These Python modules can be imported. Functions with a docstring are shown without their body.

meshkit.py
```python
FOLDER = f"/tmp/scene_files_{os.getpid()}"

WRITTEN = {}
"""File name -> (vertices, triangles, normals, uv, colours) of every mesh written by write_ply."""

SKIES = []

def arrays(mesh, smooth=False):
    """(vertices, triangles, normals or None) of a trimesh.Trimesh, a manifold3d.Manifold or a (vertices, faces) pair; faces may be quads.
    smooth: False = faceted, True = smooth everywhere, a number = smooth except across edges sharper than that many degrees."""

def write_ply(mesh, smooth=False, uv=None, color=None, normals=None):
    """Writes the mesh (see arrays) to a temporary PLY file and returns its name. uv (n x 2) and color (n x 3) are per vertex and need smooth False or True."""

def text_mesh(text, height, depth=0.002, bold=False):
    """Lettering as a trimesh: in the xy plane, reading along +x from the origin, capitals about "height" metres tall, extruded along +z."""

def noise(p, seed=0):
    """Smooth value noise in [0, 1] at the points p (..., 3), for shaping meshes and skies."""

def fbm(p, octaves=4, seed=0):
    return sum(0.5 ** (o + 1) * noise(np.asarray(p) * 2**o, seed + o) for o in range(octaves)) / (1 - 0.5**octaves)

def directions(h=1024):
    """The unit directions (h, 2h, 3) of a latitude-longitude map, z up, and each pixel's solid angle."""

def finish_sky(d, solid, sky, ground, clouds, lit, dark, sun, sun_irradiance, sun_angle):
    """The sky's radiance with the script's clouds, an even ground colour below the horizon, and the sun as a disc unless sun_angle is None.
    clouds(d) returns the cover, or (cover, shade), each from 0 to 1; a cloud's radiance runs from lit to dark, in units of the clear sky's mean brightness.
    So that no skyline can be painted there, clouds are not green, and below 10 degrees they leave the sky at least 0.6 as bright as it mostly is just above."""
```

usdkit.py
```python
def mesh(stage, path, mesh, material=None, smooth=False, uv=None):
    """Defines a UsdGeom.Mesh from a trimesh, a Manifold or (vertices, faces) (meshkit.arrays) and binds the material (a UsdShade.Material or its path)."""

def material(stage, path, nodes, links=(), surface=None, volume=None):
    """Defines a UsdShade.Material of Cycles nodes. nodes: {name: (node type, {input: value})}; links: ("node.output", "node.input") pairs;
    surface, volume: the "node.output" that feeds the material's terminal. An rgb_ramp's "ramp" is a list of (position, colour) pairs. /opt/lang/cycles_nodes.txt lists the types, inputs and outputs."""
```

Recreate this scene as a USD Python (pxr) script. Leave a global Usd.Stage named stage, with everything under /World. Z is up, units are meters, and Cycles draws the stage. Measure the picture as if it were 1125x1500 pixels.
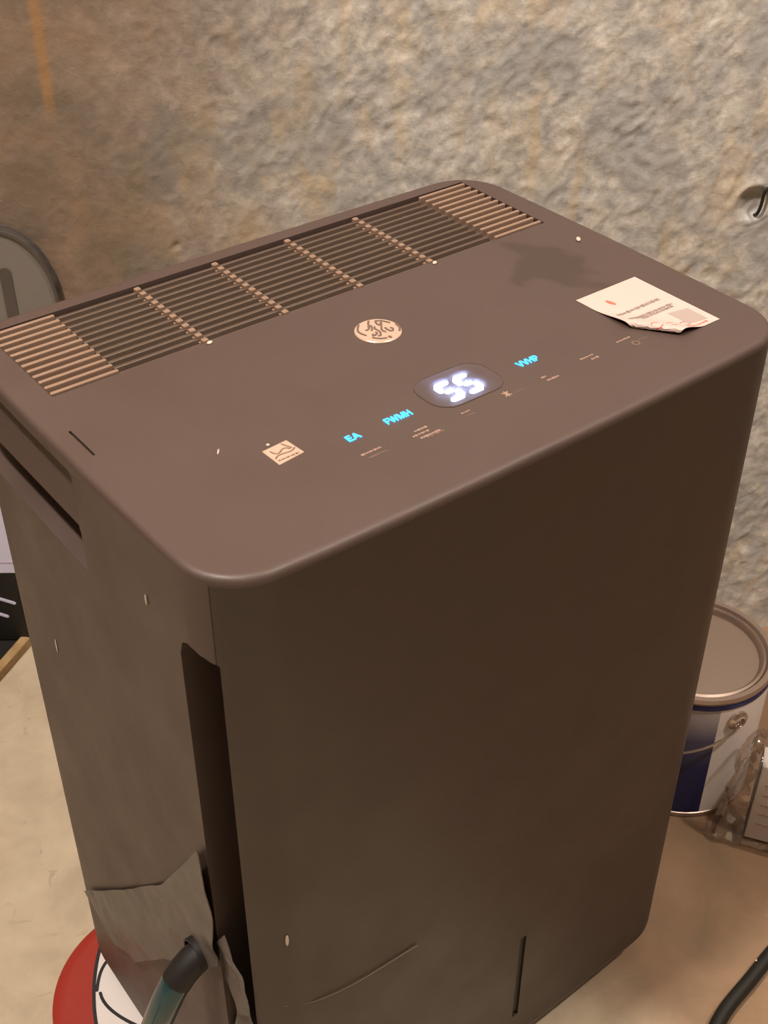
import math, random
import numpy as np, trimesh, manifold3d as m3, usdkit, meshkit
from shapely.geometry import Polygon, LineString, Point, box as sbox
from shapely import affinity
from pxr import Usd, UsdGeom, UsdLux, UsdShade, Gf, Sdf, Vt

random.seed(7); rng = np.random.default_rng(7)
stage = Usd.Stage.CreateInMemory()
UsdGeom.SetStageUpAxis(stage, 'Z'); UsdGeom.SetStageMetersPerUnit(stage, 1.0)
UsdGeom.Xform.Define(stage, '/World')

# ---------------------------------------------------------------- camera
# world: floor z = 0; the dehumidifier's front is -y, its top z = T
T = 0.51
CAM = np.array([-0.334869, -0.562385, 0.818067])
ROT = np.array([[0.790775, -0.612104, 0.002078], [-0.368828, -0.479192, -0.796455], [0.488509, 0.629050, -0.604694]])   # right, down, forward
FPX = 1876.83
cam = UsdGeom.Camera.Define(stage, '/World/camera')
cam.CreateHorizontalApertureAttr(24.0); cam.CreateVerticalApertureAttr(32.0)
cam.CreateFocalLengthAttr(FPX / 1125 * 24.0)
cam.CreateClippingRangeAttr((0.02, 50.0))
cam.CreateFocusDistanceAttr(0.72); cam.CreateFStopAttr(22.0)
M = np.eye(4); M[0, :3], M[1, :3], M[2, :3], M[3, :3] = ROT[0], -ROT[1], -ROT[2], CAM
cam.AddTransformOp().Set(Gf.Matrix4d(M.tolist()))
EXPOSURE = 0.0
cam.CreateExposureAttr(EXPOSURE)

# the wall's frame: S runs along the wall to the right, Hd points into it
Hd = np.array([0.61352, 0.78967, 0.0]); Hd /= np.linalg.norm(Hd)
S = np.array([Hd[1], -Hd[0], 0.0])
YAW = math.degrees(math.atan2(S[1], S[0]))
WALL_D = 0.90
D0 = -0.64942     # depths along Hd are counted from the plane through this offset
WALL_D += D0
def wp(s, d, z): return S * s + Hd * (d + D0) + np.array([0, 0, z])

# ---------------------------------------------------------------- light (cellar bulb and an added fill; builders below)
BULB_POS, BULB_R, BULB_I, BULB_C = (-0.62, -0.15, 1.95), 0.05, 1050.0, (1.0, 0.885, 0.79)
FILL_POS, FILL_I, FILL_C = (0.46, -0.84, 1.80), 600.0, (1.0, 0.87, 0.77)  # added fill to brighten the can, carton and right wall

# ---------------------------------------------------------------- helpers
def lin(r, g, b): return tuple(((c / 255) / 12.92 if c <= 10 else ((c / 255 + 0.055) / 1.055) ** 2.4) for c in (r, g, b))
used = {}
def numbered(base, name):
    k = (str(base), name); n = used.get(k, 0); used[k] = n + 1
    return name if n == 0 else f'{name}_{n:03d}'
def path_of(parent, name):
    b = '/World' if parent is None else str(parent.GetPath())
    return f'{b}/{numbered(b, name)}'
def obj(name, mesh, m, parent=None, smooth=30, label=None):
    p = usdkit.mesh(stage, path_of(parent, name), mesh, m, smooth=smooth).GetPrim()
    if label: p.SetCustomDataByKey('label', label)
    return p
def thing(name, label, cat, loc=(0, 0, 0), rotz=0.0, group=None):
    x = UsdGeom.Xform.Define(stage, path_of(None, name)); x.AddTranslateOp().Set(Gf.Vec3d(*map(float, loc)))
    if rotz: x.AddRotateZOp().Set(rotz)
    return tag(x.GetPrim(), label, cat, group)
def tag(p, label, cat, group=None):
    p.SetCustomDataByKey('label', label); p.SetCustomDataByKey('category', cat)
    if group: p.SetCustomDataByKey('group', group)
    return p
def struct(name, mesh, m, parent=None, smooth=30):
    p = obj(name, mesh, m, parent, smooth); p.SetCustomDataByKey('kind', 'structure'); return p
def mat(name, nodes, links=(), surface='p.BSDF'): return usdkit.material(stage, f'/World/Looks/{name}', nodes, links, surface=surface)
def plain(name, color, rough=0.5, metallic=0.0, **kw):
    return mat(name, {'p': ('principled_bsdf', dict(base_color=color, roughness=rough, metallic=metallic, **kw))})
def tm(man):
    q = man.to_mesh(); return trimesh.Trimesh(q.vert_properties[:, :3], q.tri_verts, process=False)
def mbox(x0, x1, y0, y1, z0, z1): return m3.Manifold.cube((x1 - x0, y1 - y0, z1 - z0)).translate((x0, y0, z0))
def rbox(x0, x1, y0, y1, z0, z1, r=0.002, n=8):
    pts = []
    s = trimesh.creation.icosphere(1, r).vertices
    for x in (x0 + r, x1 - r):
        for y in (y0 + r, y1 - r):
            for z in (z0 + r, z1 - r): pts.append(s + (x, y, z))
    return m3.Manifold.hull_points(np.vstack(pts))
def cat(*ms): return trimesh.util.concatenate([tm(m) if hasattr(m, 'to_mesh') else m for m in ms])
def cross(poly):
    cs = []
    for g in getattr(poly, 'geoms', [poly]):
        if g.area <= 0: continue
        for k, r in enumerate([g.exterior, *g.interiors]):
            c = np.array(r.coords)[:-1]; cs.append(c if r.is_ccw == (k == 0) else c[::-1])
    return m3.CrossSection(cs)
def fine(poly, z0, z1, step): return tm(m3.Manifold.extrude(cross(poly), z1 - z0).translate((0, 0, z0)).refine_to_length(step))
def extrude(poly, z0, z1):
    ps = [g for g in getattr(poly, 'geoms', [poly]) if g.area > 0]
    out = []
    for g in ps:
        e = trimesh.creation.extrude_polygon(g, z1 - z0, engine='earcut'); e.apply_translation((0, 0, z0)); out.append(e)
    return trimesh.util.concatenate(out)
def spline(pts, n=40):
    from scipy.interpolate import CubicSpline
    p = np.asarray(pts, float); t = np.r_[0, np.cumsum(np.linalg.norm(np.diff(p, axis=0), axis=1))]
    return CubicSpline(t, p)(np.linspace(0, t[-1], n))
def tube(pts, r, sides=14, caps=True):
    p = np.asarray(pts, float); n = len(p); r = np.broadcast_to(r, (n,))
    t = np.gradient(p, axis=0); t /= np.linalg.norm(t, axis=1, keepdims=True)
    a = np.cross(t[0], (0, 0, 1.0) if abs(t[0][2]) < .9 else (1.0, 0, 0)); a /= np.linalg.norm(a)
    A = []
    for k in range(n):
        a = a - t[k] * (a @ t[k]); a /= np.linalg.norm(a); A.append(a)
    A = np.array(A); B = np.cross(t, A); ang = np.arange(sides) * 2 * np.pi / sides
    v = (p[:, None] + r[:, None, None] * (np.cos(ang)[None, :, None] * A[:, None] + np.sin(ang)[None, :, None] * B[:, None])).reshape(-1, 3)
    f = []
    for i in range(n - 1):
        for j in range(sides):
            k = (j + 1) % sides; f += [(i * sides + j, i * sides + k, (i + 1) * sides + k), (i * sides + j, (i + 1) * sides + k, (i + 1) * sides + j)]
    if caps:
        v = np.vstack([v, p[0], p[-1]]); c0, c1 = len(v) - 2, len(v) - 1
        for j in range(sides):
            k = (j + 1) % sides; f += [(c0, k, j), (c1, (n - 1) * sides + j, (n - 1) * sides + k)]
    return trimesh.Trimesh(v, f, process=False)
def lathe(profile, n=64):
    return trimesh.creation.revolve(np.asarray(profile, float), sections=n)

# ---------------------------------------------------------------- materials
def plastic(name, color, rough, bump=0.15):
    return mat(name, {
        'g': ('geometry', {}), 'n': ('noise_texture', dict(scale=900.0, detail=2.0)), 'd': ('noise_texture', dict(scale=22.0, detail=5.0, roughness=0.6)),
        'r': ('map_range', dict(from_min=0.3, from_max=0.7, to_min=rough - 0.06, to_max=rough + 0.08)),
        'c': ('mix_color', dict(a=color, b=tuple(min(1, c * 1.16 + 0.003) for c in color))),
        'b': ('bump', dict(strength=bump, distance=0.0003)), 'p': ('principled_bsdf', dict(specular_ior_level=0.5))},
        [('g.position', 'n.vector'), ('g.position', 'd.vector'), ('d.fac', 'r.value'), ('r.result', 'p.roughness'), ('d.fac', 'c.fac'), ('c.result', 'p.base_color'), ('n.fac', 'b.height'), ('b.normal', 'p.normal')])
BODY_C = (0.073, 0.0475, 0.0395)
m_body = mat('brown_plastic', {
    'g': ('geometry', {}), 'n': ('noise_texture', dict(scale=900.0, detail=2.0)), 'd': ('noise_texture', dict(scale=22.0, detail=5.0, roughness=0.6)),
    'r': ('map_range', dict(from_min=0.3, from_max=0.7, to_min=0.42, to_max=0.56)),
    'c': ('mix_color', dict(a=BODY_C, b=tuple(c * 1.16 + 0.003 for c in BODY_C))),
    # a darker patch with a soft uneven edge, beside the paper label
    'w1': ('noise_texture', dict(scale=42.0, detail=1.0)), 'w2': ('vector_math', dict(math_type='scale', scale=0.060)), 'w3': ('vector_math', dict(math_type='add')),
    'wm': ('mapping', dict(location=(-0.117 - 0.030, 0.124 - 0.030, -T), rotation=(0, 0, 0.0))), 'wx': ('vector_math', dict(math_type='multiply', vector2=(1.0, 0.72, 0.2))), 'wl': ('vector_math', dict(math_type='length')),
    'wr': ('map_range', dict(range_type='smoothstep', from_min=0.0245, from_max=0.0150, to_min=0.0, to_max=0.62, clamp=True)), 'wc': ('mix_color', dict(b=(0.046, 0.031, 0.024))),
    'b': ('bump', dict(strength=0.15, distance=0.0003)), 'p': ('principled_bsdf', dict(specular_ior_level=0.5))},
    [('g.position', 'n.vector'), ('g.position', 'd.vector'), ('d.fac', 'r.value'), ('r.result', 'p.roughness'), ('d.fac', 'c.fac'),
     ('g.position', 'w1.vector'), ('w1.color', 'w2.vector1'), ('w2.vector', 'w3.vector1'), ('g.position', 'w3.vector2'), ('w3.vector', 'wm.vector'), ('wm.vector', 'wx.vector1'), ('wx.vector', 'wl.vector1'), ('wl.value', 'wr.value'),
     ('wr.result', 'wc.fac'), ('c.result', 'wc.a'), ('wc.result', 'p.base_color'), ('n.fac', 'b.height'), ('b.normal', 'p.normal')])
m_panel_shaded = plastic('shaded_front_plastic', (0.040, 0.0255, 0.0185), 0.46)  # body plastic made darker: the front's shade is put into the colour
m_slat = plastic('slat_plastic', (0.090, 0.060, 0.042), 0.45)
m_slat_highlight = plastic('highlight_slat_plastic', (0.25, 0.165, 0.115), 0.38)  # paler than the slats: edge highlights painted into the colour
m_dark = plain('dark_plastic', (0.012, 0.010, 0.009), 0.6)
m_print = plain('pale_print', (0.34, 0.22, 0.17), 0.5)
m_print_dim = plain('dim_print', (0.17, 0.11, 0.085), 0.5)
m_logo = plain('logo_pale', (0.56, 0.40, 0.31), 0.35, 0.15)
m_logo_ink = plain('logo_ink', (0.16, 0.105, 0.08), 0.5)
m_energy = plain('energy_pale', (0.52, 0.36, 0.27), 0.5)
m_paper = plain('label_paper', (0.60, 0.47, 0.425), 0.55)
m_grey_ink = plain('grey_ink', (0.25, 0.19, 0.165), 0.6)
m_pale_ink = plain('pale_grey_ink', (0.40, 0.32, 0.29), 0.6)
m_red_ink = plain('red_ink', (0.66, 0.16, 0.11), 0.6)
def glow(name, color, strength, base=(0.5, 0.5, 0.5)):
    return plain(name, base, 0.5, emission_color=color, emission_strength=strength)
m_digit = glow('digit_light', (0.46, 0.60, 1.0), 44.0)
m_blue = glow('blue_light', (0.03, 0.42, 1.0), 2.2, (0.05, 0.2, 0.4))
m_tape = mat('duct_tape', {
    'g': ('geometry', {}), 'n': ('noise_texture', dict(scale=60.0, detail=4.0)), 'w': ('noise_texture', dict(scale=700.0, detail=1.0)),
    'c': ('rgb_ramp', {'ramp': [(0.3, (0.095, 0.080, 0.073)), (0.7, (0.135, 0.116, 0.106))]}), 'b': ('bump', dict(strength=0.25, distance=0.0006)), 'p': ('principled_bsdf', dict(roughness=0.42))},
    [('g.position', 'n.vector'), ('g.position', 'w.vector'), ('n.fac', 'c.fac'), ('c.color', 'p.base_color'), ('n.fac', 'b.height'), ('b.normal', 'p.normal')])
m_hose = plain('hose_green', (0.018, 0.058, 0.066), 0.12)
m_black = plain('black_card', (0.008, 0.0075, 0.006), 0.5)
m_white_card = plain('white_card', (0.66, 0.66, 0.86), 0.45)
m_lav = plain('lavender_card', (0.52, 0.44, 0.52), 0.4)
m_purple = plain('purple_card', (0.035, 0.012, 0.022), 0.5)
m_rubber = plain('black_rubber', (0.010, 0.009, 0.007), 0.55)
m_red = plain('red_plastic', (0.38, 0.035, 0.022), 0.4)
m_white = plain('white_plastic', (0.88, 0.83, 0.80), 0.45)
m_seam = plain('dark_ink', (0.02, 0.018, 0.022), 0.5)
m_tin = plain('tin_metal', (0.48, 0.38, 0.32), 0.38, 0.75)
m_tin_edge = plain('tin_edge', (0.62, 0.52, 0.45), 0.25, 0.9)
m_wire = plain('steel_wire', (0.62, 0.54, 0.46), 0.3, 0.9)
m_navy = plain('navy_print', (0.010, 0.015, 0.10), 0.4)
m_grey_panel = plain('grey_plastic', (0.20, 0.18, 0.16), 0.4)
m_grey_dark = plain('grey_plastic_dark', (0.085, 0.07, 0.06), 0.45)
m_fleck = plain('pale_fleck', (0.62, 0.50, 0.42), 0.4)
m_scratch = plain('scratch', (0.17, 0.135, 0.10), 0.35)

def wood(name, a, b):
    return mat(name, {'g': ('geometry', {}), 'm': ('mapping', dict(scale=(60.0, 60.0, 60.0))), 'n': ('noise_texture', dict(scale=1.0, detail=4.0, distortion=0.6)),
        'c': ('rgb_ramp', {'ramp': [(0.35, a), (0.65, b)]}), 'p': ('principled_bsdf', dict(roughness=0.6))},
        [('g.position', 'm.vector'), ('m.vector', 'n.vector'), ('n.fac', 'c.fac'), ('c.color', 'p.base_color')])
m_wood = wood('pale_wood', (0.34, 0.21, 0.09), (0.46, 0.31, 0.15))

# cellar wall: grey skim with ochre and rust blotches, streaks, and a brown stain at left that also carries shade
def dot3(src, vec): return ('vector_math', dict(math_type='dot_product', vector2=tuple(map(float, vec))))
m_wall = mat('stained_wall', {
    'g': ('geometry', {}),
    's': dot3(None, S), 'h': dot3(None, Hd), 'z': ('separate_xyz', {}), 'uv': ('combine_xyz', {}),
    'n1': ('noise_texture', dict(scale=16.0, detail=6.0, roughness=0.62, distortion=0.5)),
    'm2': ('mapping', dict(scale=(34.0, 9.0, 10.0))), 'n2': ('noise_texture', dict(scale=1.0, detail=5.0, roughness=0.6, distortion=0.7)),
    'n3': ('noise_texture', dict(scale=60.0, detail=6.0, roughness=0.70, distortion=0.15)),
    'n4': ('noise_texture', dict(scale=7.0, detail=3.0, roughness=0.5)),
    'base': ('rgb_ramp', {'ramp': [(0.30, (0.30, 0.285, 0.27)), (0.44, (0.46, 0.44, 0.40)), (0.56, (0.58, 0.545, 0.48)), (0.70, (0.76, 0.72, 0.65))]}),
    'och_m': ('map_range', dict(from_min=0.50, from_max=0.66, to_min=0.0, to_max=0.55, clamp=True)),
    'och': ('mix_color', dict(b=(0.62, 0.47, 0.26))),
    'blu_m': ('map_range', dict(from_min=0.52, from_max=0.40, to_min=0.0, to_max=0.6, clamp=True)),
    'blu': ('mix_color', dict(b=(0.33, 0.335, 0.335))),
    # brown stain on the left, deepened to paint the dimmer light; wandering edge
    'st_e': ('math', dict(math_type='multiply_add', value2=0.16)), 'st_m': ('map_range', dict(range_type='smoothstep', from_min=0.185, from_max=-0.08, to_min=0.0, to_max=0.90, clamp=True)),
    'stc': ('rgb_ramp', {'ramp': [(0.35, (0.150, 0.108, 0.066)), (0.5, (0.185, 0.125, 0.080)), (0.65, (0.235, 0.145, 0.088))]}),
    'stain': ('mix_color', dict()),
    # narrow orange drip
    'dr_a': ('math', dict(math_type='add', value2=0.158)), 'dr_z': ('math', dict(math_type='multiply_add', value2=-0.07, value3=0.0)),
    'dr_b': ('math', dict(math_type='absolute')), 'dr_m': ('map_range', dict(range_type='smoothstep', from_min=0.0062, from_max=0.0015, to_min=0.0, to_max=0.85, clamp=True)),
    'dr_v': ('map_range', dict(range_type='smoothstep', from_min=0.476, from_max=0.51, to_min=0.0, to_max=1.0, clamp=True)),
    'dr_f': ('math', dict(math_type='multiply')), 'drip': ('mix_color', dict(b=(0.34, 0.19, 0.085))),
    'b': ('bump', dict(strength=0.35, distance=0.003)), 'p': ('principled_bsdf', dict(roughness=0.45, specular_ior_level=0.5))},
    [('g.position', 's.vector1'), ('g.position', 'h.vector1'), ('g.position', 'z.vector'), ('s.value', 'uv.x'), ('z.z', 'uv.y'), ('h.value', 'uv.z'),
     ('uv.vector', 'n1.vector'), ('uv.vector', 'm2.vector'), ('m2.vector', 'n2.vector'), ('uv.vector', 'n3.vector'), ('uv.vector', 'n4.vector'),
     ('n3.fac', 'base.fac'), ('n2.fac', 'och_m.value'), ('och_m.result', 'och.fac'), ('base.color', 'och.a'),
     ('n1.fac', 'blu_m.value'), ('blu_m.result', 'blu.fac'), ('och.result', 'blu.a'),
     ('n4.fac', 'st_e.value1'), ('s.value', 'st_e.value3'), ('st_e.value', 'st_m.value'), ('n1.fac', 'stc.fac'),
     ('st_m.result', 'stain.fac'), ('blu.result', 'stain.a'), ('stc.color', 'stain.b'),
     ('s.value', 'dr_a.value1'), ('dr_a.value', 'dr_b.value1'), ('dr_b.value', 'dr_m.value'), ('z.z', 'dr_v.value'),
     ('dr_m.result', 'dr_f.value1'), ('dr_v.result', 'dr_f.value2'), ('dr_f.value', 'drip.fac'), ('stain.result', 'drip.a'),
     ('drip.result', 'p.base_color'), ('n3.fac', 'b.height'), ('b.normal', 'p.normal')])
m_floor = mat('concrete_floor', {
    'g': ('geometry', {}), 'n': ('noise_texture', dict(scale=18.0, detail=6.0, roughness=0.6, distortion=0.4)), 'n2': ('noise_texture', dict(scale=55.0, detail=4.0, distortion=1.0)),
    'c': ('rgb_ramp', {'ramp': [(0.30, (0.47, 0.385, 0.27)), (0.5, (0.58, 0.485, 0.345)), (0.7, (0.66, 0.56, 0.41))]}),
    'sx': ('separate_xyz', {}), 'sn': ('noise_texture', dict(scale=6.0, detail=3.0)), 'sa': ('math', dict(math_type='multiply_add', value2=0.16)), 'sm': ('map_range', dict(range_type='smoothstep', from_min=0.13, from_max=0.21, to_min=0.0, to_max=0.92, clamp=True)),
    'sc': ('rgb_ramp', {'ramp': [(0.30, (0.20, 0.125, 0.068)), (0.5, (0.255, 0.150, 0.080)), (0.7, (0.29, 0.175, 0.098))]}), 'stain': ('mix_color', dict()),
    'k': ('map_range', dict(from_min=0.66, from_max=0.76, to_min=0.0, to_max=0.5, clamp=True)), 'mx': ('mix_color', dict(b=(0.27, 0.22, 0.15))),
    'b': ('bump', dict(strength=0.4, distance=0.003)), 'p': ('principled_bsdf', dict(roughness=0.5))},
    [('g.position', 'n.vector'), ('g.position', 'n2.vector'), ('n.fac', 'c.fac'), ('n2.fac', 'k.value'), ('k.result', 'mx.fac'), ('c.color', 'mx.a'), ('g.position', 'sx.vector'), ('g.position', 'sn.vector'), ('sn.fac', 'sa.value1'), ('sx.x', 'sa.value3'), ('sa.value', 'sm.value'), ('sm.result', 'stain.fac'), ('n.fac', 'sc.fac'), ('mx.result', 'stain.a'), ('sc.color', 'stain.b'), ('stain.result', 'p.base_color'), ('n.fac', 'b.height'), ('b.normal', 'p.normal')])
m_plaster = plain('cellar_plaster', (0.16, 0.13, 0.10), 0.8)

# ---------------------------------------------------------------- the room
RW, RD, RH = 1.9, 3.0, 2.15     # half width along S, depth in front of the wall, height
def wbox(s0, s1, d0, d1, z0, z1):
    b = trimesh.creation.box((s1 - s0, d1 - d0, z1 - z0)); b.apply_translation(((s0 + s1) / 2, (d0 + d1) / 2, (z0 + z1) / 2))
    R = np.eye(4); R[:3, 0], R[:3, 1] = S, Hd; b.apply_transform(R); return b
def grid_wall():
    s = np.unique(np.r_[np.linspace(-RW, -0.34, 40), np.arange(-0.34, 0.62, 0.0024), np.linspace(0.62, RW, 30)])
    z = np.unique(np.r_[np.arange(-0.01, 0.64, 0.0024), np.linspace(0.64, RH, 40)])
    g = np.stack(np.meshgrid(s, z, indexing='ij'), -1); P = g.reshape(-1, 2); P3 = np.c_[P, np.zeros(len(P))]
    f1 = meshkit.fbm(P3 * (22, 16, 1) + 3.1, 4, 3)
    wv = P3 + 0.02 * np.c_[meshkit.noise(P3 * 30, 5), meshkit.noise(P3 * 30, 6), np.zeros(len(P))]
    ridge = 1 - np.abs(2 * meshkit.fbm(wv * (60, 38, 1) + 9, 3, 11) - 1)
    streak = meshkit.fbm(P3 * (75, 14, 1), 3, 21)
    rough = 0.35 + 0.65 * np.clip((P[:, 0] + 0.16) / 0.25, 0, 1)
    ridge2 = 1 - np.abs(2 * meshkit.fbm(wv * (130, 75, 1) + 4, 3, 51) - 1)
    h = 0.0024 * (f1 - .5) + rough * (0.0010 * ridge ** 3 + 0.0011 * ridge2 ** 3 + 0.0020 * (streak - .5)) + 0.0012 * rough * (meshkit.fbm(P3 * (170, 120, 1), 3, 41) - .5)
    # raised swirl of trowelled skim, and the broken-out tie hole at the right
    hs, hz = 0.3539, 0.4246
    du, dv = (P[:, 0] - hs) / 0.0100, (P[:, 1] - hz) / 0.0115
    r = np.sqrt(du ** 2 + dv ** 2) + 0.15 * (meshkit.noise(P3 * 120, 8) - .5)
    h = h * np.clip(r - .6, 0, 1) - 0.0042 / (1 + np.exp((r - 1.0) * 14)) + 0.0016 * np.exp(-((r - 1.22) / .2) ** 2)
    # a few gouges
    for s0, z0, L, a in ((-0.0303, 0.3758, 0.011, -0.7), (0.142, 0.4251, 0.006, -0.9), (-0.0777, 0.3893, 0.003, 0)):
        ca, sa = math.cos(a), math.sin(a); x = (P[:, 0] - s0) * ca + (P[:, 1] - z0) * sa; y = -(P[:, 0] - s0) * sa + (P[:, 1] - z0) * ca
        h -= 0.0022 * np.exp(-(x / L) ** 2 - (y / 0.0022) ** 2)
    V = P[:, :1] * S + (WALL_D - h[:, None]) * Hd + np.c_[np.zeros((len(P), 2)), P[:, 1]]
    ns, nz = len(s), len(z); i, j = np.meshgrid(np.arange(ns - 1), np.arange(nz - 1), indexing='ij'); a = (i * nz + j).ravel()
    F = np.vstack([np.c_[a, a + nz, a + nz + 1], np.c_[a, a + nz + 1, a + 1]])
    return trimesh.Trimesh(V, F, process=False)
struct('wall_back', grid_wall(), m_wall, smooth=True)
struct('floor', wbox(-RW, RW, WALL_D - RD, WALL_D + 0.02, -0.05, 0), m_floor, smooth=False)
struct('ceiling', wbox(-RW, RW, WALL_D - RD, WALL_D, RH, RH + 0.05), m_plaster, smooth=False)
struct('wall_left', wbox(-RW - 0.05, -RW, WALL_D - RD, WALL_D, 0, RH), m_plaster, smooth=False)
struct('wall_right', wbox(RW, RW + 0.05, WALL_D - RD, WALL_D, 0, RH), m_plaster, smooth=False)
struct('wall_front', wbox(-RW, RW, WALL_D - RD - 0.05, WALL_D - RD, 0, RH), m_plaster, smooth=False)

def key_fill_lamp(pos, r, inten, color, label):  # also hangs the added fill, with the same fittings
    x, y, z = pos
    t = thing('key_fill_lamp', label, 'lamp', (x, y, RH))
    dz = z - RH
    obj('ceiling_rose', lathe([(0, 0), (0.05, 0), (0.045, -0.02), (0.02, -0.03), (0, -0.03)], 32), m_white, t)
    obj('cord', tube([(0, 0, -0.02), (0, 0, dz / 2), (0, 0, dz + r + 0.05)], 0.004, 8), m_rubber, t)
    obj('socket', lathe([(0, dz + r + 0.055), (0.018, dz + r + 0.05), (0.02, dz + r), (0, dz + r)], 24), m_rubber, t)
    l = UsdLux.SphereLight.Define(stage, str(t.GetPath()) + '/bulb_light'); l.CreateRadiusAttr(r); l.CreateIntensityAttr(inten); l.CreateColorAttr(Gf.Vec3f(*color)); l.CreateNormalizeAttr(False)
    l.AddTranslateOp().Set(Gf.Vec3d(0, 0, dz))
key_fill_lamp(BULB_POS, BULB_R, BULB_I, BULB_C, 'bare warm bulb hanging from the cellar ceiling to the left')
key_fill_lamp(FILL_POS, BULB_R, FILL_I, FILL_C, 'added fill light, hung as a bare warm bulb behind and to the right')

# ---------------------------------------------------------------- dehumidifier
BX, BY0, BOW = 0.168, -0.2465, 0.0025
def plan(inset=0.0, r=0.030):
    p = [( -BX, 0), (-BX, BY0)] ; out = []
    def arc(cx, cy, a0, a1, n=10):
        for a in np.radians(np.linspace(a0, a1, n)): out.append((cx + r * math.cos(a), cy + r * math.sin(a)))
    def bow(x0, y0, x1, y1, nx, ny, b=BOW, n=12):
        for t in np.linspace(0, 1, n + 2)[1:-1]:
            k = b * 4 * t * (1 - t); out.append((x0 + (x1 - x0) * t + nx * k, y0 + (y1 - y0) * t + ny * k))
    arc(BX - r, -r, 0, 90); bow(BX - r, 0, -BX + r, 0, 0, 1, 0.001)
    arc(-BX + r, -r, 90, 180); bow(-BX, -r, -BX, BY0 + r, -1, 0, 0.001)
    arc(-BX + r, BY0 + r, 180, 270); bow(-BX + r, BY0, BX - r, BY0, 0, -1)
    arc(BX - r, BY0 + r, 270, 360); bow(BX, BY0 + r, BX, -r, 1, 0, 0.001)
    pg = Polygon(out)
    c = np.array(out); ctr = np.array([0, BY0 / 2])
    if inset:
        # move every point inwards along its normal
        nxt, prv = np.roll(c, -1, 0), np.roll(c, 1, 0); tn = nxt - prv; tn /= np.linalg.norm(tn, axis=1, keepdims=True)
        c = c + np.c_[-tn[:, 1], tn[:, 0]] * inset
    return c
ZB = 0.014
rt, rb = 0.0036, 0.020
levels = [(ZB + rb * (1 - math.sin(a)), rb * (1 - math.cos(a)) * 0.75) for a in np.radians(np.linspace(90, 0, 7))]
levels += [(T - rt * (1 - math.sin(a)), rt * (1 - math.cos(a))) for a in np.radians(np.linspace(0, 90, 7))]
shell = m3.Manifold.hull_points(np.vstack([np.c_[plan(i), np.full(len(plan()), z)] for z, i in levels]))

YB, YF, PP, XE = -0.0105, -0.0830, 0.0468, 0.1520
XD = 2.5 * PP
NS = 12
def rrect(x0, x1, y0, y1, r):
    return sbox(x0 + r, y0 + r, x1 - r, y1 - r).buffer(r, 4)
cuts = [mbox(-XD, XD, YF, YB, T - 0.030, T + 0.01), mbox(-XE, XE, YF, YB, T - 0.0036, T + 0.01)]
# hand hold at the left, open towards the back corner
def prism_y(pts, r=0.0025, yf=-0.1300, yr=0.05):
    return m3.Manifold.hull_points(np.vstack([trimesh.creation.icosphere(2, r).vertices + (x, y, T + z) for y in (yf, yr) for x, z in pts]))
hh = prism_y([(-0.1590, -0.0400), (-0.1590, -0.0560), (-0.2150, -0.0680), (-0.2150, -0.0340)])
cuts.append(prism_y([(-0.1645, -0.0095), (-0.1712, -0.0380), (-0.2150, -0.0380), (-0.2150, -0.0095)]))
cuts.append(hh)
cuts.append(m3.Manifold.cylinder(0.05, 0.0084, 0.0084, 24).rotate((0, 90, 0)).translate((-0.195, -0.1975, 0.2385)))
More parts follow.
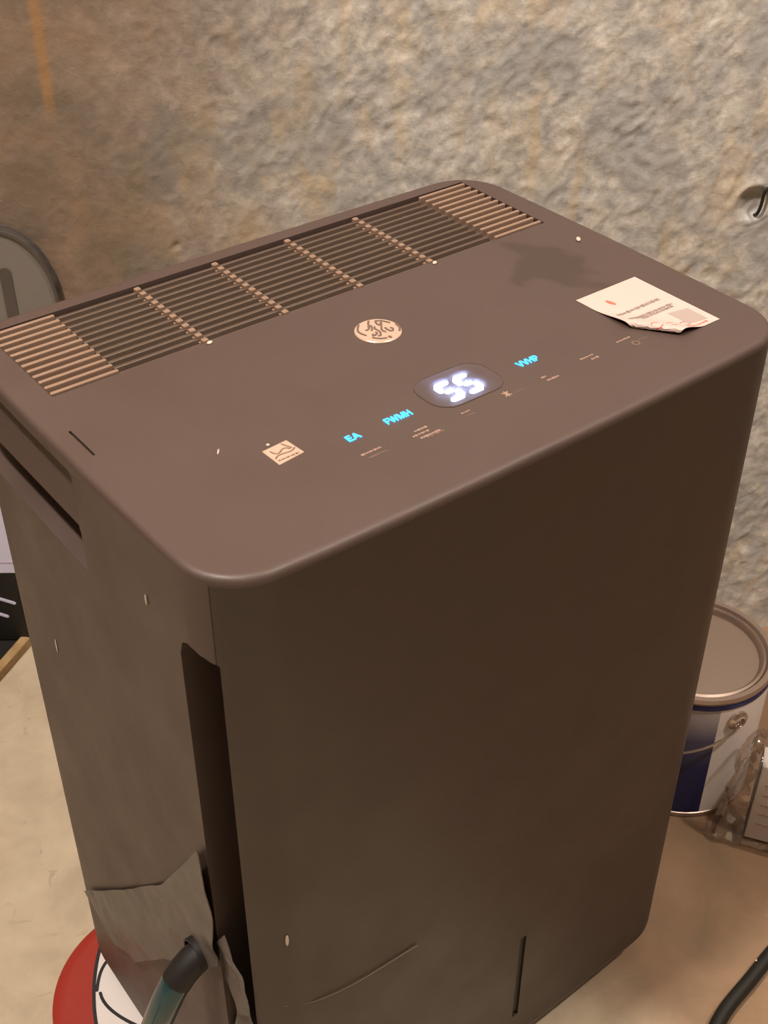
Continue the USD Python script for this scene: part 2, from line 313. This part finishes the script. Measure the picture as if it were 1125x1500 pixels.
# finger gap between body and water bucket along the left front corner
SL0, SL1 = -0.2345, -0.2145
slot = m3.Manifold.hull_points(np.array([(x, y, z) for x in (-0.19, -0.146) for (y, z) in (
    (SL1 + 0.0005, T - 0.050), (SL1 - 0.002, T - 0.0425), (SL1 - 0.006, T - 0.0405), (SL0, T - 0.046), (SL1, -0.02), (SL0, -0.02))]))
cuts.append(slot)
# little slit on the top near the left edge, and the seam of the bucket front
cuts.append(mbox(-0.1592, -0.1580, -0.136, -0.113, T - 0.002, T + 0.01))
seam_y = -0.2335
front_zone = mbox(-0.3, 0.3, -0.4, seam_y, -0.02, T - 0.00455)
front_zone_big = mbox(-0.3, 0.3, -0.4, seam_y + 0.0003, -0.02, T - 0.0045)
DCY, DEEP = -0.1868, 0.0050
fr = rrect(-0.0200, 0.0200, DCY - 0.0130, DCY + 0.0135, 0.0095)
cuts.append(m3.Manifold.extrude(m3.CrossSection([np.array(fr.exterior.coords)[:-1][::(1 if fr.exterior.is_ccw else -1)]]), DEEP + .01).translate((0, 0, T - DEEP)))
allcut = m3.Manifold.batch_boolean(cuts, m3.OpType.Add)
body = shell - allcut - (front_zone_big)
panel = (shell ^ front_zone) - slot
# water level window: a narrow upright groove low in the front
GX = 0.0165
groove = m3.Manifold.hull_points(np.array([(GX + sx * w, y, z) for sx in (-1, 1) for (w, y, z) in ((0.0032, -0.27, 0.058), (0.0032, -0.27, 0.138), (0.0020, -0.27, 0.143), (0.0024, -0.243, 0.058), (0.0024, -0.243, 0.143))]))
panel = panel - groove

dh = thing('dehumidifier', 'tall brown plastic dehumidifier with lit 55 display and slatted top grille', 'dehumidifier')
obj('body', tm(body), m_body, dh)
obj('front_panel', tm(panel), m_panel_shaded, dh, label='bucket front of the dehumidifier with its shade put into the colour')
obj('level_window', tm(rbox(GX - 0.0030, GX + 0.0030, -0.2475, -0.2445, 0.06, 0.1405, 0.0006)), m_dark, dh, label='narrow dark upright window low on the front')
obj('slot_lining', tm(m3.Manifold.hull_points(np.array([(x, y, z) for x in (-0.1480, -0.1465) for (y, z) in ((SL1 + 0.0005, T - 0.050), (SL0, T - 0.046), (SL1, 0.03), (SL0, 0.03))]))), m_dark, dh, label='dark finger gap along the left front corner')
for fx, fy, h0 in ((-0.115, -0.205, 0.0), (0.115, -0.205, 0.0), (0.115, -0.045, 0.0), (-0.02, -0.045, 0.0)):
    ft = lathe([(0, h0), (0.013, h0), (0.015, h0 + 0.002), (0.015, ZB + 0.002), (0, ZB + 0.002)], 24); ft.apply_translation((fx, fy, 0))
    obj('foot', ft, m_rubber, dh)
obj('grille_tray', tm(mbox(-XD + 0.0002, XD - 0.0002, YF + 0.0002, YB - 0.0002, T - 0.030, T - 0.0275)), m_dark, dh)
pitch = (YB - YF) / NS
for k in range(NS):
    yc = YF + (k + 0.5) * pitch
    sec = rbox(-XD, XD, -0.0015, 0.0015, -0.0085, 0.0, 0.0005).rotate((-12, 0, 0)).translate((0, yc, T - 0.0018))
    obj('slat', tm(sec), m_slat, dh, smooth=20)
for k in range(NS):
    yc = YF + (k + 0.5) * pitch
    for s0, s1 in ((-XE + 0.0004, -XD), (XD, XE - 0.0004)):
        obj('blind_slat', tm(rbox(s0, s1, yc - 0.0011, yc + 0.0011, T - 0.0040, T + 0.0003, 0.0006)), m_slat_highlight, dh, smooth=20)
for k in (-1.5, -0.5, 0.5, 1.5):
    x = k * PP
    parts = [mbox(x - 0.0013, x + 0.0013, YF + 0.0001, YB - 0.0001, T - 0.012, T - 0.0030)]
    for j in range(NS):
        yc = YF + (j + 0.5) * pitch
        parts.append(rbox(x - 0.0017, x + 0.0017, yc - 0.0016, yc + 0.0016, T - 0.006, T + 0.0002, 0.0006))
    obj('rib', tm(m3.Manifold.batch_boolean(parts, m3.OpType.Add)), m_slat_highlight, dh, smooth=20)

EPS = 0.0002
# round badge with script letters
badge = obj('badge', lathe([(0, T - 0.0005), (0.0117, T - 0.0005), (0.0117, T + 0.0004), (0.0112, T + 0.0008), (0, T + 0.0009)], 48).apply_translation((0.0008, -0.125, 0)), m_logo, dh, label='round pale badge with script letters')
strokes = [
 [(-4.6, 9.7), (-7.3, 6.8), (-8.8, 3.7), (-8.6, 1.5), (-8.0, -0.6)], [(10.6, -0.6), (10.1, -4.0), (8.1, -6.6)],
 [(1.6, 9.6), (-0.7, 6.7), (-3.7, 3.2), (-4.8, 3.1)], [(-2.0, 5.2), (-0.3, 5.5), (-1.0, 3.6), (-2.7, 1.5)],
 [(5.5, 7.4), (3.2, 4.6), (3.4, 3.6), (5.7, 5.2), (3.5, 1.8), (1.4, -2.0), (1.8, -3.6)],
 [(0.5, 3.3), (-0.5, 1.5), (-0.2, -0.8), (-0.9, -3.2), (-2.8, -5.0), (-3.2, -4.7)], [(-4.6, -2.0), (-5.0, -3.3), (-4.1, -3.2), (-2.2, -1.3)],
 [(4.2, -0.4), (4.0, -2.8), (5.0, -4.8), (6.4, -3.8), (6.4, -2.1)], [(0.5, -8.4), (0.7, -9.3)],
 [(-6.5, -4.5), (-4.5, -7.0), (-1.5, -8.6)], [(9.0, 2.5), (7.6, 5.2), (6.4, 7.0)]]
shape = None
for s in strokes:
    pts = spline(s, 16) if len(s) > 2 else np.array(s)
    g = LineString(pts / 1000).buffer(0.00050 if len(s) > 2 else 0.0007, 4); shape = g if shape is None else shape.union(g)
shape = affinity.translate(shape, 0.0008, -0.125)
obj('badge_lettering', extrude(shape, T + 0.00085, T + 0.0011), m_logo_ink, badge, smooth=False)

# seven-segment digits 55
def seg(x0, y0, x1, y1, w): return LineString([(x0, y0), (x1, y1)]).buffer(w, 3)
def digit5(cx, cy):
    w, hx, hy, g = 0.00145, 0.0032, 0.0067, 0.00155
    return [seg(cx - hx + g, cy + hy, cx + hx - .0002, cy + hy, w), seg(cx - hx, cy + hy - g, cx - hx, cy + g + .0006, w), seg(cx - hx + g + .0006, cy, cx + hx - g - .0006, cy, w * .95),
            seg(cx + hx, cy - g - .0006, cx + hx, cy - hy + g, w), seg(cx - hx + .0002, cy - hy, cx + hx - g, cy - hy, w)]
ring = extrude(fr.buffer(0.0007).difference(fr.buffer(0.0002)), T - 0.0004, T + 0.0003)
m_window = mat('display_window', {'d': ('diffuse_bsdf', dict(color=tuple(c * 1.4 for c in BODY_C))), 't': ('transparent_bsdf', dict(color=(1, 1, 1))), 'l': ('translucent_bsdf', dict(color=(0.75, 0.72, 0.85))),
    'g': ('glossy_bsdf', dict(color=(1, 1, 1), roughness=0.42)), 'f': ('fresnel', dict(IOR=1.45)), 'm1': ('mix_closure', dict(fac=0.17)), 'm2': ('mix_closure', dict(fac=0.26)), 'm3': ('mix_closure', {})},
    [('t.BSDF', 'm1.closure1'), ('l.BSDF', 'm1.closure2'), ('d.BSDF', 'm2.closure1'), ('m1.closure', 'm2.closure2'), ('m2.closure', 'm3.closure1'), ('g.BSDF', 'm3.closure2'), ('f.fac', 'm3.fac')], surface='m3.closure')
win = fr.buffer(0.0004)
disp = obj('display', extrude(fr.buffer(-.0003), T - DEEP, T - .0015), m_dark, dh, smooth=False)
xy = np.array(win.exterior.coords)[:-1]; n_ = len(xy)
wm = trimesh.creation.triangulate_polygon(win, engine='earcut')
obj('display_window', trimesh.Trimesh(np.c_[wm[0], np.full(len(wm[0]), T + .0001)], wm[1], process=False), m_window, disp, smooth=False, label='smoked window over the lit digits')
obj('display_ring', ring, m_body, dh)
for cx in (-0.0056, 0.0056):
    for sg in digit5(cx, DCY):
        obj('digit_segment', extrude(sg, T - 0.0016, T - 0.0010), m_digit, disp, smooth=False)
def words(txt, x, y, h, m, name, depth=0.0004, bold=False, sx=1.0, parent=dh, label=None):
    t = meshkit.text_mesh(txt, h, depth, bold); b = t.bounds; t.apply_translation((-(b[0][0] + b[1][0]) / 2, -(b[0][1] + b[1][1]) / 2, 0)); t.vertices[:, 0] *= sx
    t.apply_translation((x, y, T + 0.00002)); return obj(name, t, m, parent, smooth=False, label=label)
words('EA', -0.0640, -0.1918, 0.0040, m_blue, 'indicator_light', bold=True)
words('FWMH', -0.0390, -0.1912, 0.0042, m_blue, 'indicator_light', bold=True, sx=0.78)
words('VVHP', 0.0392, -0.1905, 0.0042, m_blue, 'indicator_light', bold=True, sx=0.80)
# faint printed captions: rows of worn, unreadable small print
def rows(x, y, lines, h=0.0014, seed=1):
    r = random.Random(seed); out = None
    for k, (x0, x1) in enumerate(lines):
        u = x0; yy = -k * h * 1.9
        while u < x1:
            w = r.uniform(0.0006, 0.0013); v = r.uniform(.55, 1)
            g = sbox(x + u, y + yy - h * .5 * v, x + min(u + w, x1), y + yy + h * .5 * v); out = g if out is None else out.union(g); u += w + r.uniform(.0001, .0006)
    return out
def caption(shape, m=None, name='caption'): obj(name, extrude(shape, T - 0.0001, T + 0.00015), m or m_print, dh, smooth=False)
caption(rows(-0.0640, -0.2050, [(-0.0055, 0.0050)], 0.0013, 2)); caption(rows(-0.0640, -0.2085, [(-0.004, 0.006)], 0.0012, 3), m_print_dim)
caption(rows(-0.0375, -0.2045, [(-0.003, 0.004), (-0.006, 0.003), (-0.004, 0.007)], 0.0015, 4), m_print); caption(rows(-0.0335, -0.2115, [(-0.005, 0.004)], 0.0013, 5), m_print_dim)
caption(rows(-0.0125, -0.2060, [(-0.0025, 0.0025)], 0.0010, 6), m_print); caption(rows(-0.0125, -0.2090, [(-0.002, 0.003)], 0.0009, 7), m_print_dim)
icon = seg(0.0105, -0.2075, 0.0135, -0.2045, .0004).union(seg(0.0105, -0.2045, 0.0135, -0.2075, .0004)).union(seg(0.012, -0.208, 0.012, -0.204, .0004))
caption(icon); caption(rows(0.0185, -0.2075, [(-0.003, 0.003)], 0.0008, 8), m_print_dim)
caption(rows(0.0375, -0.2055, [(-0.0035, -0.0005), (-0.003, 0.0045)], 0.0017, 9)); caption(rows(0.0640, -0.2045, [(-0.004, 0.0045), (0.0005, 0.0050)], 0.0016, 10))
caption(rows(0.0905, -0.2035, [(-0.005, 0.004)], 0.0014, 11)); caption(Point(0.0925, -0.2095).buffer(.0022, 8).difference(Point(0.0925, -0.2095).buffer(.0013, 8)).union(rows(0.0965, -0.2085, [(-.001, .005)], .0011, 12)), m_print_dim)
# energy label: pale square with line art
e0 = np.array([(-0.1012, -0.1772), (-0.0882, -0.1762), (-0.0872, -0.1882), (-0.1008, -0.1898)])
el = obj('energy_label', extrude(Polygon(e0), T - 0.0001, T + 0.0002), m_energy, dh, smooth=False, label='small pale square label with brown line art')
ln = [[(-.0995, -.1852), (-.0965, -.1838), (-.093, -.1842), (-.0885, -.1830)], [(-.0985, -.1795), (-.096, -.1825), (-.0935, -.181), (-.0905, -.1825)], [(-.0915, -.1775), (-.0905, -.180), (-.0895, -.1822)]]
art = None
for s in ln:
    g = LineString(spline(s, 14)).buffer(.00035, 3); art = g if art is None else art.union(g)
art = art.union(rows(-.0942, -.1872, [(-.0052, .0052)], .0013, 13))
obj('line_art', extrude(art, T + 0.00015, T + 0.0003), m_logo_ink, el, smooth=False)
# white paper label whose near corner curls up
LX0, LX1, LY0, LY1 = 0.1000, 0.1428, -0.2185, -0.1610
def curl(v):
    """The front left corner lifts towards a diagonal fold and tucks under itself."""
    v = np.array(v, float); q = np.array([LX0, LY0]); d = -np.array([0.82, 0.57]) / math.hypot(.82, .57)
    t = (v[:, :2] - q) @ d + 0.0135               # how far past the fold, towards the corner
    top = v[:, 2] - T; R = 0.0012
    u = np.clip((t + 0.013) / 0.013, 0, 1); lift = 0.0036 * u * u * (3 - 2 * u) * (0.35 + 0.65 * np.clip((v[:, 1] - LY1) / (LY0 - LY1), 0, 1))
    a = np.clip(t / R, 0, math.pi * .8); k = t > 0; over = np.clip(t - R * math.pi * .8, 0, None)
    along = np.where(k, R * np.sin(a) - over * .81, t)
    v[:, :2] += ((along - t) * k)[:, None] * d
    v[:, 2] = T + lift + np.where(k, -R * (1 - np.cos(a)) - over * .05, 0) + top * np.where(k, np.cos(a), 1)
    return v
def label_sheet(poly, z0, z1):
    xs, ys = np.linspace(LX0 - .001, LX1 + .001, 46), np.linspace(LY0 - .001, LY1 + .001, 60); out = []
    e = fine(poly, z0, z1, 0.0014); return trimesh.Trimesh(curl(e.vertices), e.faces, process=False)
lab = obj('warning_label', label_sheet(Polygon([(LX0, LY0), (LX1, LY0), (LX1, LY1), (LX0, LY1)]), T + 0.0001, T + 0.0003), m_paper, dh, smooth=30, label='white paper label with one corner curling up')
def lp(u, v): return LX0 + u * (LX1 - LX0), LY1 + v * (LY0 - LY1)     # u to the right, v towards the front
def lrows(u0, u1, v, h, seed):
    (x0, y0), (x1, _) = lp(u0, v), lp(u1, v); return rows(x0, y0, [(0, x1 - x0)], h, seed)
ink = lrows(.10, .80, .43, .0026, 21).union(lrows(.10, .84, .56, .0024, 22)).union(lrows(.28, .80, .595, .0020, 23))
obj('printed_line', label_sheet(ink, T + 0.00025, T + 0.0004), m_grey_ink, lab, smooth=False)
obj('printed_block', label_sheet(Polygon([lp(.62, .66), lp(.90, .70), lp(.90, .93), lp(.62, .90)]), T + 0.00025, T + 0.0004), m_pale_ink, lab, smooth=False)
obj('red_mark', label_sheet(affinity.rotate(affinity.scale(Point(lp(.28, .22)).buffer(.0016, 6), 0.8, 2.0), 12), T + 0.00025, T + 0.0004), m_red_ink, lab, smooth=False)
marks = None
for k, (u, v, rr) in enumerate(((.22, .80, .0030), (.42, .84, .0028), (.58, .88, .0026))):
    c = Point(lp(u, v)); g = c.buffer(rr, 10).difference(c.buffer(rr - .0006, 10)); g = g.difference(affinity.translate(sbox(-.01, -.0015, .01, .0015), c.x, c.y)); marks = g if marks is None else marks.union(g)
obj('red_mark', label_sheet(marks.union(lrows(.50, .85, .955, .0014, 24)), T + 0.00025, T + 0.0004), m_red_ink, lab, smooth=False)

# flecks, crumbs, painted rib-end highlights and the scratch
def fleck(pos, r, sc=(1, 1, .5), rot=0, m=None, name='fleck'):
    s = trimesh.creation.icosphere(2, r); s.apply_scale(sc); s.apply_transform(trimesh.transformations.rotation_matrix(rot, (0, 0, 1))); s.apply_translation(pos); obj(name, s, m or m_fleck, dh)
fleck((0.151, -0.111, T + .0006), .0016, (1.5, .8, .6), 0.9)
fleck((-0.0702, -0.0846, T + .0004), .0013, (1.3, .9, .5), 0.3); fleck((0.0700, -0.0846, T + .0004), .0013, (1.3, .9, .5), 0.6)  # pale beads painting the highlights on two rib front ends
fleck((-0.1160, -0.166, T + .0003), .0009, (2.2, .5, .5), 0.9)
fleck((-0.0965, -0.1745, T + .0003), .0008, (1, 1, .5))
fleck((-0.1690, -0.070, T - .153), .0012, (.3, .7, 4.0)); fleck((-0.1690, -0.190, T - .038), .0010, (.3, .7, 3.0))
fleck((-0.147, -0.2455, T - .228), .0012, (.8, .3, 3.5))
sc = [(-0.150, -0.2440, T - .283), (-0.132, -0.2472, T - .291), (-0.112, -0.2482, T - .296), (-0.09, -0.2487, T - .298), (-0.068, -0.2492, T - .299)]
sw = spline(sc, 40); obj('scratch', tube(sw, np.linspace(.0002, .0005, 40), 6), m_scratch, dh, label='pale curved scratch low on the front')

# grey tape patch around the drain hose
def tape(poly_yz, x, thick, seed, amp, tipx=None, name='tape', label=None):
    e = fine(Polygon(poly_yz), 0, thick, 0.004); v, f = np.array(e.vertices), np.array(e.faces)
    n = meshkit.fbm(np.c_[v[:, :2] * 45, np.zeros(len(v))], 3, seed) - .35
    out = np.c_[x - v[:, 2] - np.clip(n, -.1, 1) * amp, v[:, 0], v[:, 1] + T]
    if tipx: out = tipx(out)
    obj(name, trimesh.Trimesh(out, f, process=False), m_tape, dh, smooth=40, label=label)
tape([(-0.033, -0.398), (-0.100, -0.325), (-0.162, -0.254), (-0.2125, -0.174), (-0.2165, -0.212), (-0.2165, -0.262), (-0.197, -0.287), (-0.151, -0.332), (-0.099, -0.399), (-0.074, -0.410)], -0.1704, 0.0005, 4, 0.0045, label='crumpled grey tape patch on the left side')
tape([(-0.205, -0.262), (-0.222, -0.232), (-0.233, -0.250), (-0.236, -0.285), (-0.224, -0.300)], -0.1660, 0.0005, 9, 0.006)
tape([(-0.218, -0.290), (-0.233, -0.282), (-0.238, -0.330), (-0.228, -0.360), (-0.216, -0.335)], -0.1640, 0.0005, 12, 0.006)
port = trimesh.creation.annulus(0.0082, 0.0094, 0.010); port.apply_transform(trimesh.transformations.rotation_matrix(math.pi / 2, (0, 1, 0))); port.apply_translation((-0.170, -0.1975, 0.2385))
obj('drain_port', port, m_dark, dh)

# ---------------------------------------------------------------- garden hose
hp = spline([(-0.150, -0.1975, 0.2385), (-0.166, -0.1975, 0.2375), (-0.180, -0.1970, 0.2310), (-0.1905, -0.1960, 0.2160), (-0.1985, -0.1880, 0.182), (-0.2075, -0.1730, 0.130), (-0.2190, -0.155, 0.070), (-0.235, -0.140, 0.022), (-0.28, -0.140, 0.0085), (-0.42, -0.17, 0.0083), (-0.70, -0.20, 0.0083)], 110)
hs = thing('garden_hose', 'dark green glossy hose running out of the taped side of the dehumidifier', 'hose')
obj('tubing', tube(hp, 0.0080, 24), m_hose, hs)
shade_sleeve_p = hp[2:7]
obj('shade_sleeve', tube(shade_sleeve_p, 0.0083, 24), m_dark, hs, label='dark sleeve for the shade where the hose enters')  # dark sleeve standing in for shade at the hose's entry

# ---------------------------------------------------------------- round lid on the floor, half under the machine
LC, LR, LT = np.array([-0.1402, -0.0644]), 0.0790, 0.010
rl = thing('round_lid', 'flat round red and white plastic lid lying half under the dehumidifier', 'lid', (LC[0], LC[1], 0))
prof = [(0, 0), (LR - .002, 0), (LR, 0.003), (LR - .0006, 0.0062), (LR - .004, LT - .0012), (LR - .010, LT - .0004), (0, LT)]
obj('rim', lathe(prof, 96), m_red, rl, label='red outer part of the lid')
inner = Point(-0.0415 - LC[0], -0.1129 - LC[1]).buffer(0.1596, 64).intersection(Point(0, 0).buffer(LR - .0035, 48))
edge = inner.boundary.buffer(.0012).intersection(Point(0, 0).buffer(LR - .003, 48))
obj('white_face', extrude(inner, LT - .001, LT + .0006), m_white, rl, smooth=False, label='white face of the lid')
obj('black_outline', extrude(edge, LT - .001, LT + .0010), m_seam, rl, smooth=False)
LINES = [[(-0.1795, -0.0370), (-0.1737, -0.029), (-0.1682, -0.0237), (-0.1607, -0.0197), (-0.1500, -0.0185)], [(-0.1787, -0.0405), (-0.1798, -0.0496), (-0.1783, -0.0586), (-0.1746, -0.0692), (-0.168, -0.082)]]
for s in LINES:
    g = LineString(spline(np.array(s) - LC, 14)).buffer(.0011)
    obj('dark_line', extrude(g, LT - .0005, LT + .0010), m_seam, rl, smooth=False)

# ---------------------------------------------------------------- paint can
CR, CH = 0.0604, 0.132
pc = thing('paint_can', 'round metal paint can with a navy and white label behind the dehumidifier', 'can', (0.3066, -0.1339, 0))
obj('body', lathe([(0, 0), (CR - .003, 0), (CR - .001, .001), (CR - .001, .005), (CR - .003, .006), (CR - .003, CH - .008), (CR - .001, CH - .006), (CR, CH - .003), (CR - .001, CH), (CR - .005, CH), (CR - .007, CH - .003), (CR - .007, CH - .008), (0, CH - .008)], 96), m_tin, pc)
obj('lid', lathe([(0, CH - .008), (CR - .0075, CH - .008), (CR - .0070, CH - .002), (CR - .009, CH - .0012), (CR - .011, CH - .003), (CR - .012, CH - .006), (0, CH - .0055)], 96), m_tin, pc, label='dull flat metal lid')
def can_arc(a0, a1, z0, z1, r, n=24):
    a = np.radians(np.linspace(a0, a1, n)); v, f = [], []
    for k, x in enumerate(a):
        for rr, zz in ((r, z0), (r, z1), (r - .002, z1), (r - .002, z0)): v.append((rr * math.cos(x), rr * math.sin(x), zz))
    for k in range(n - 1):
        for j in range(4):
            p, q = 4 * k + j, 4 * k + (j + 1) % 4; f += [(p, p + 4, q + 4), (p, q + 4, q)]
    f += [(0, 1, 2), (0, 2, 3), (4 * n - 4, 4 * n - 2, 4 * n - 3), (4 * n - 4, 4 * n - 1, 4 * n - 2)]
    m = trimesh.Trimesh(v, f, process=False); trimesh.repair.fix_normals(m); return m
m_fade = mat('navy_fade_print', {'t': ('texture_coordinate', {}), 'x': ('separate_xyz', {}), 'r': ('rgb_ramp', {'ramp': [(0.0, (0.008, 0.014, 0.105)), (0.42, (0.012, 0.018, 0.11)), (0.66, (0.10, 0.10, 0.19)), (0.86, (0.50, 0.45, 0.48))]}),
    'mr': ('map_range', dict(from_min=0.0, from_max=CH, to_min=0.0, to_max=1.0)), 'p': ('principled_bsdf', dict(roughness=0.4))}, [('t.object', 'x.vector'), ('x.z', 'mr.value'), ('mr.result', 'r.fac'), ('r.color', 'p.base_color'),])
A_SPLIT = 241.0
obj('navy_label', can_arc(150, A_SPLIT, .006, CH - .010, CR - .0015), m_fade, pc, label='navy part of the can label fading to pale at its top')
obj('white_label', can_arc(A_SPLIT, 330, .006, CH - .010, CR - .0015), m_white, pc, label='white part of the can label')
obj('navy_band', can_arc(150, 300, CH - .0105, CH - .0065, CR - .0005, 40), m_navy, pc)
ea = math.radians(256); ed = np.array([math.cos(ea), math.sin(ea), 0]); ez = CH - .025
ear = lathe([(0, 0), (.0085, 0), (.0085, .002), (.006, .004), (.0045, .0042), (.0035, .002), (0, .002)], 32)
R = trimesh.geometry.align_vectors((0, 0, 1), ed); ear.apply_transform(R); ear.apply_translation(ed * (CR - .0015) + (0, 0, ez))
obj('ear', ear, m_tin_edge, pc, label='round handle boss')
bw = []
for t in np.linspace(0, 1, 30):
    a = math.radians(256 - 180 * t); k = math.sin(math.pi * t); rr = CR + .0035 + .004 * k
    bw.append((rr * math.cos(a), rr * math.sin(a), ez - .036 * k ** .7))
obj('wire_handle', tube(bw, .0011, 8), m_wire, pc, label='thin wire bail hanging down')

# ---------------------------------------------------------------- carton in clear plastic at the right edge
ca = math.degrees(math.atan2(-0.2387 + 0.2212, 0.3001 - 0.2883))
cb = thing('carton', 'small white and dark blue carton in front of the paint can', 'carton', (0.2893, -0.2225, 0.0025), ca)
CW, CD, CHH = 0.075, 0.022, 0.082
obj('box', tm(rbox(0, CW, 0, CD, 0, CHH, 0.0012)), m_white, cb)
obj('side_print', tm(mbox(-0.0004, 0.0008, 0.001, CD - .001, .001, CHH - .001)), plain('blue_black_print', (0.018, 0.026, 0.045), 0.3), cb, label='dark blue side of the carton')
obj('printed_line', cat(*[mbox(0.006, CW - .02 + .006 * (k % 2), -0.0003, 0.0005, .018 + .011 * k, .0195 + .011 * k) for k in range(5)]), plain('pink_print', (0.62, 0.46, 0.42), 0.5), cb)
m_clear = mat('clear_film', {'t': ('transparent_bsdf', dict(color=(0.97, 0.96, 0.95))), 'g': ('glossy_bsdf', dict(color=(0.9, 0.86, 0.82), roughness=0.12)), 'f': ('fresnel', dict(IOR=1.5)), 'a': ('math', dict(math_type='multiply', value2=0.55)),
    'd': ('diffuse_bsdf', dict(color=(0.45, 0.40, 0.36))), 'm': ('mix_closure', {}), 'm2': ('mix_closure', dict(fac=0.02))},
    [('f.fac', 'a.value1'), ('a.value', 'm.fac'), ('t.BSDF', 'm.closure1'), ('g.BSDF', 'm.closure2'), ('m.closure', 'm2.closure1'), ('d.BSDF', 'm2.closure2')], surface='m2.closure')
bag = m3.Manifold.hull_points(np.vstack([trimesh.creation.icosphere(2, .006).vertices + c for c in ((-.018, -.004, .007), (CW + .01, -.007, .007), (CW + .01, CD - .002, .007), (-.012, CD - .002, .007), (-.010, 0, CHH + .004), (CW, 0, CHH + .006), (CW, CD - .004, CHH + .006), (-.004, CD - .004, CHH + .012))])).refine_to_length(.004)
bag = tm(bag); bv, bf = bag.vertices, bag.faces
bg = trimesh.Trimesh(bv, bf, process=True); nrm = bg.vertex_normals; nn = meshkit.fbm(bg.vertices * 70, 3, 31) - .5
ridge = 1 - np.abs(2 * meshkit.fbm(bg.vertices * 45 + 5, 2, 33) - 1)
bg.vertices = bg.vertices + nrm * (np.clip(nn * .006 + ridge[:] ** 4 * .003, -.001, 1))[:, None]
bg.vertices[:, 2] = np.maximum(bg.vertices[:, 2], -0.002)
bt = thing('plastic_bag', 'crinkled clear plastic bag wrapped around the carton', 'bag', (0.2893, -0.2225, 0.0025), ca)
obj('film', bg, m_clear, bt, smooth=50)

# ---------------------------------------------------------------- power cord
cp = spline([(0.02, -0.44, .0055), (0.10, -0.345, .0055), (0.158, -0.3140, .0055), (0.188, -0.3095, .0055), (0.216, -0.3050, .0055), (0.30, -0.305, .0055), (0.42, -0.35, .0055), (0.60, -0.36, .0055)], 90)
pcd = thing('power_cord', 'black power cord lying on the floor to the right', 'cord')
obj('cable', tube(cp, 0.0052, 16), m_rubber, pcd)
obj('nick_glint', tm(rbox(-.0008, .0008, -.0006, .0006, -.0004, .0006, .0003).translate((0.2040, -0.3030, .0104))), m_fleck, pcd)  # pale bit on the cord, its glint put into the colour

# ---------------------------------------------------------------- left: black box, mat, batten and grey panel
bb = thing('product_box', 'slim black cardboard box with white panels standing by the wall on the left', 'box', wp(-0.36, 0.872, 0.0), YAW)
def bs(s): return s + 0.36
obj('carton', tm(rbox(0, bs(-0.205), 0, .011, 0.0065, .262, .0015)), m_black, bb)
def face(s0, s1, z0, z1): return mbox(bs(s0), bs(s1), -0.0006, 0.001, z0, z1)
obj('white_panel', tm(face(-0.345, -0.246, .0875, .185)), m_white_card, bb, label='large white panel printed on the box')
obj('grey_line', tm(mbox(bs(-0.345), bs(-.2465), -.0009, .0005, .0985, .1000)), m_lav, bb)
obj('lavender_panel', tm(face(-0.2345, -0.2085, .213, .245)), m_lav, bb, label='small lavender panel near the top')
obj('purple_panel', tm(face(-0.345, -0.2350, .196, .254)), m_purple, bb)
for (a, b) in (((-0.300, .0712), (-0.2535, .0515)), ((-0.300, .052), (-0.2625, .0355))):
    g = LineString([(bs(a[0]), a[1]), (bs(b[0]), b[1])]).buffer(.0014); e = extrude(g, 0, .0012); e.vertices = np.c_[e.vertices[:, 0], -e.vertices[:, 2] + .0006, e.vertices[:, 1]]; trimesh.repair.fix_normals(e)
    obj('white_stripe', e, m_white_card, bb, smooth=False)
b1 = np.array([-0.0580, 0.3262]); bd = np.array([0.851, 0.525]); bd /= np.linalg.norm(bd); bn = np.array([-bd[1], bd[0]]); b0 = b1 - bd * .20
wt = thing('wood_batten', 'thin pale wooden batten lying on the floor before the black box', 'batten', (b0[0], b0[1], 0), math.degrees(math.atan2(bd[1], bd[0])))
obj('strip', tm(rbox(0, .200, 0, .009, 0, .010, .001)), m_wood, wt)
mt = obj('rubber_mat', extrude(Polygon([b0 + bn * .0100, b1 + bn * .0100 - bd * .004, wp(-.225, .870, 0)[:2], wp(-.40, .870, 0)[:2]]), 0, .006), m_rubber, smooth=False)
tag(mt, 'black rubber mat on the floor between batten and black box', 'mat')
gp = thing('grey_panel', 'grey plastic panel with a rounded top corner standing against the wall', 'panel', wp(-0.1708, 0.8830, 0), YAW)
out = Polygon([(-.16, 0.0), (0, 0.0), (0, .346)] + [(-.0405 + .0405 * math.cos(a), .346 + .062 * math.sin(a)) for a in np.radians(np.linspace(5, 90, 14))] + [(-.16, .408)])
def upright(poly, d0, d1):
    e = extrude(poly, d0, d1); e.vertices = np.c_[e.vertices[:, 0], e.vertices[:, 2], e.vertices[:, 1]]; e.invert(); return e
obj('sheet', upright(out, .003, .012), m_grey_panel, gp, smooth=35)
obj('rim', upright(out.difference(out.buffer(-.0024)), .0015, .0135), m_grey_dark, gp, smooth=35, label='raised rim with the edge shadow put into its colour')  # rim colour darkened to stand for the shadow along the panel's edge
obj('dark_strip', upright(rrect(-.0420, -.0330, .311, .377, .004), .0022, .0034), m_grey_dark, gp, label='dark upright strip')  # flat dark strip laid on the sheet

# ---------------------------------------------------------------- wire end in the tie hole of the wall
ww = tag(obj('wall_wire', tube(spline([wp(.3580, .90 + .002, .4144), wp(.3588, .90 - .0035, .4192), wp(.3600, .90 - .0045, .4289), wp(.3615, .90 - .004, .4367), wp(.3675, .90 - .002, .4377)], 24), .0013, 8), m_rubber), 'short bent dark wire sticking out of a hole in the wall', 'wire')
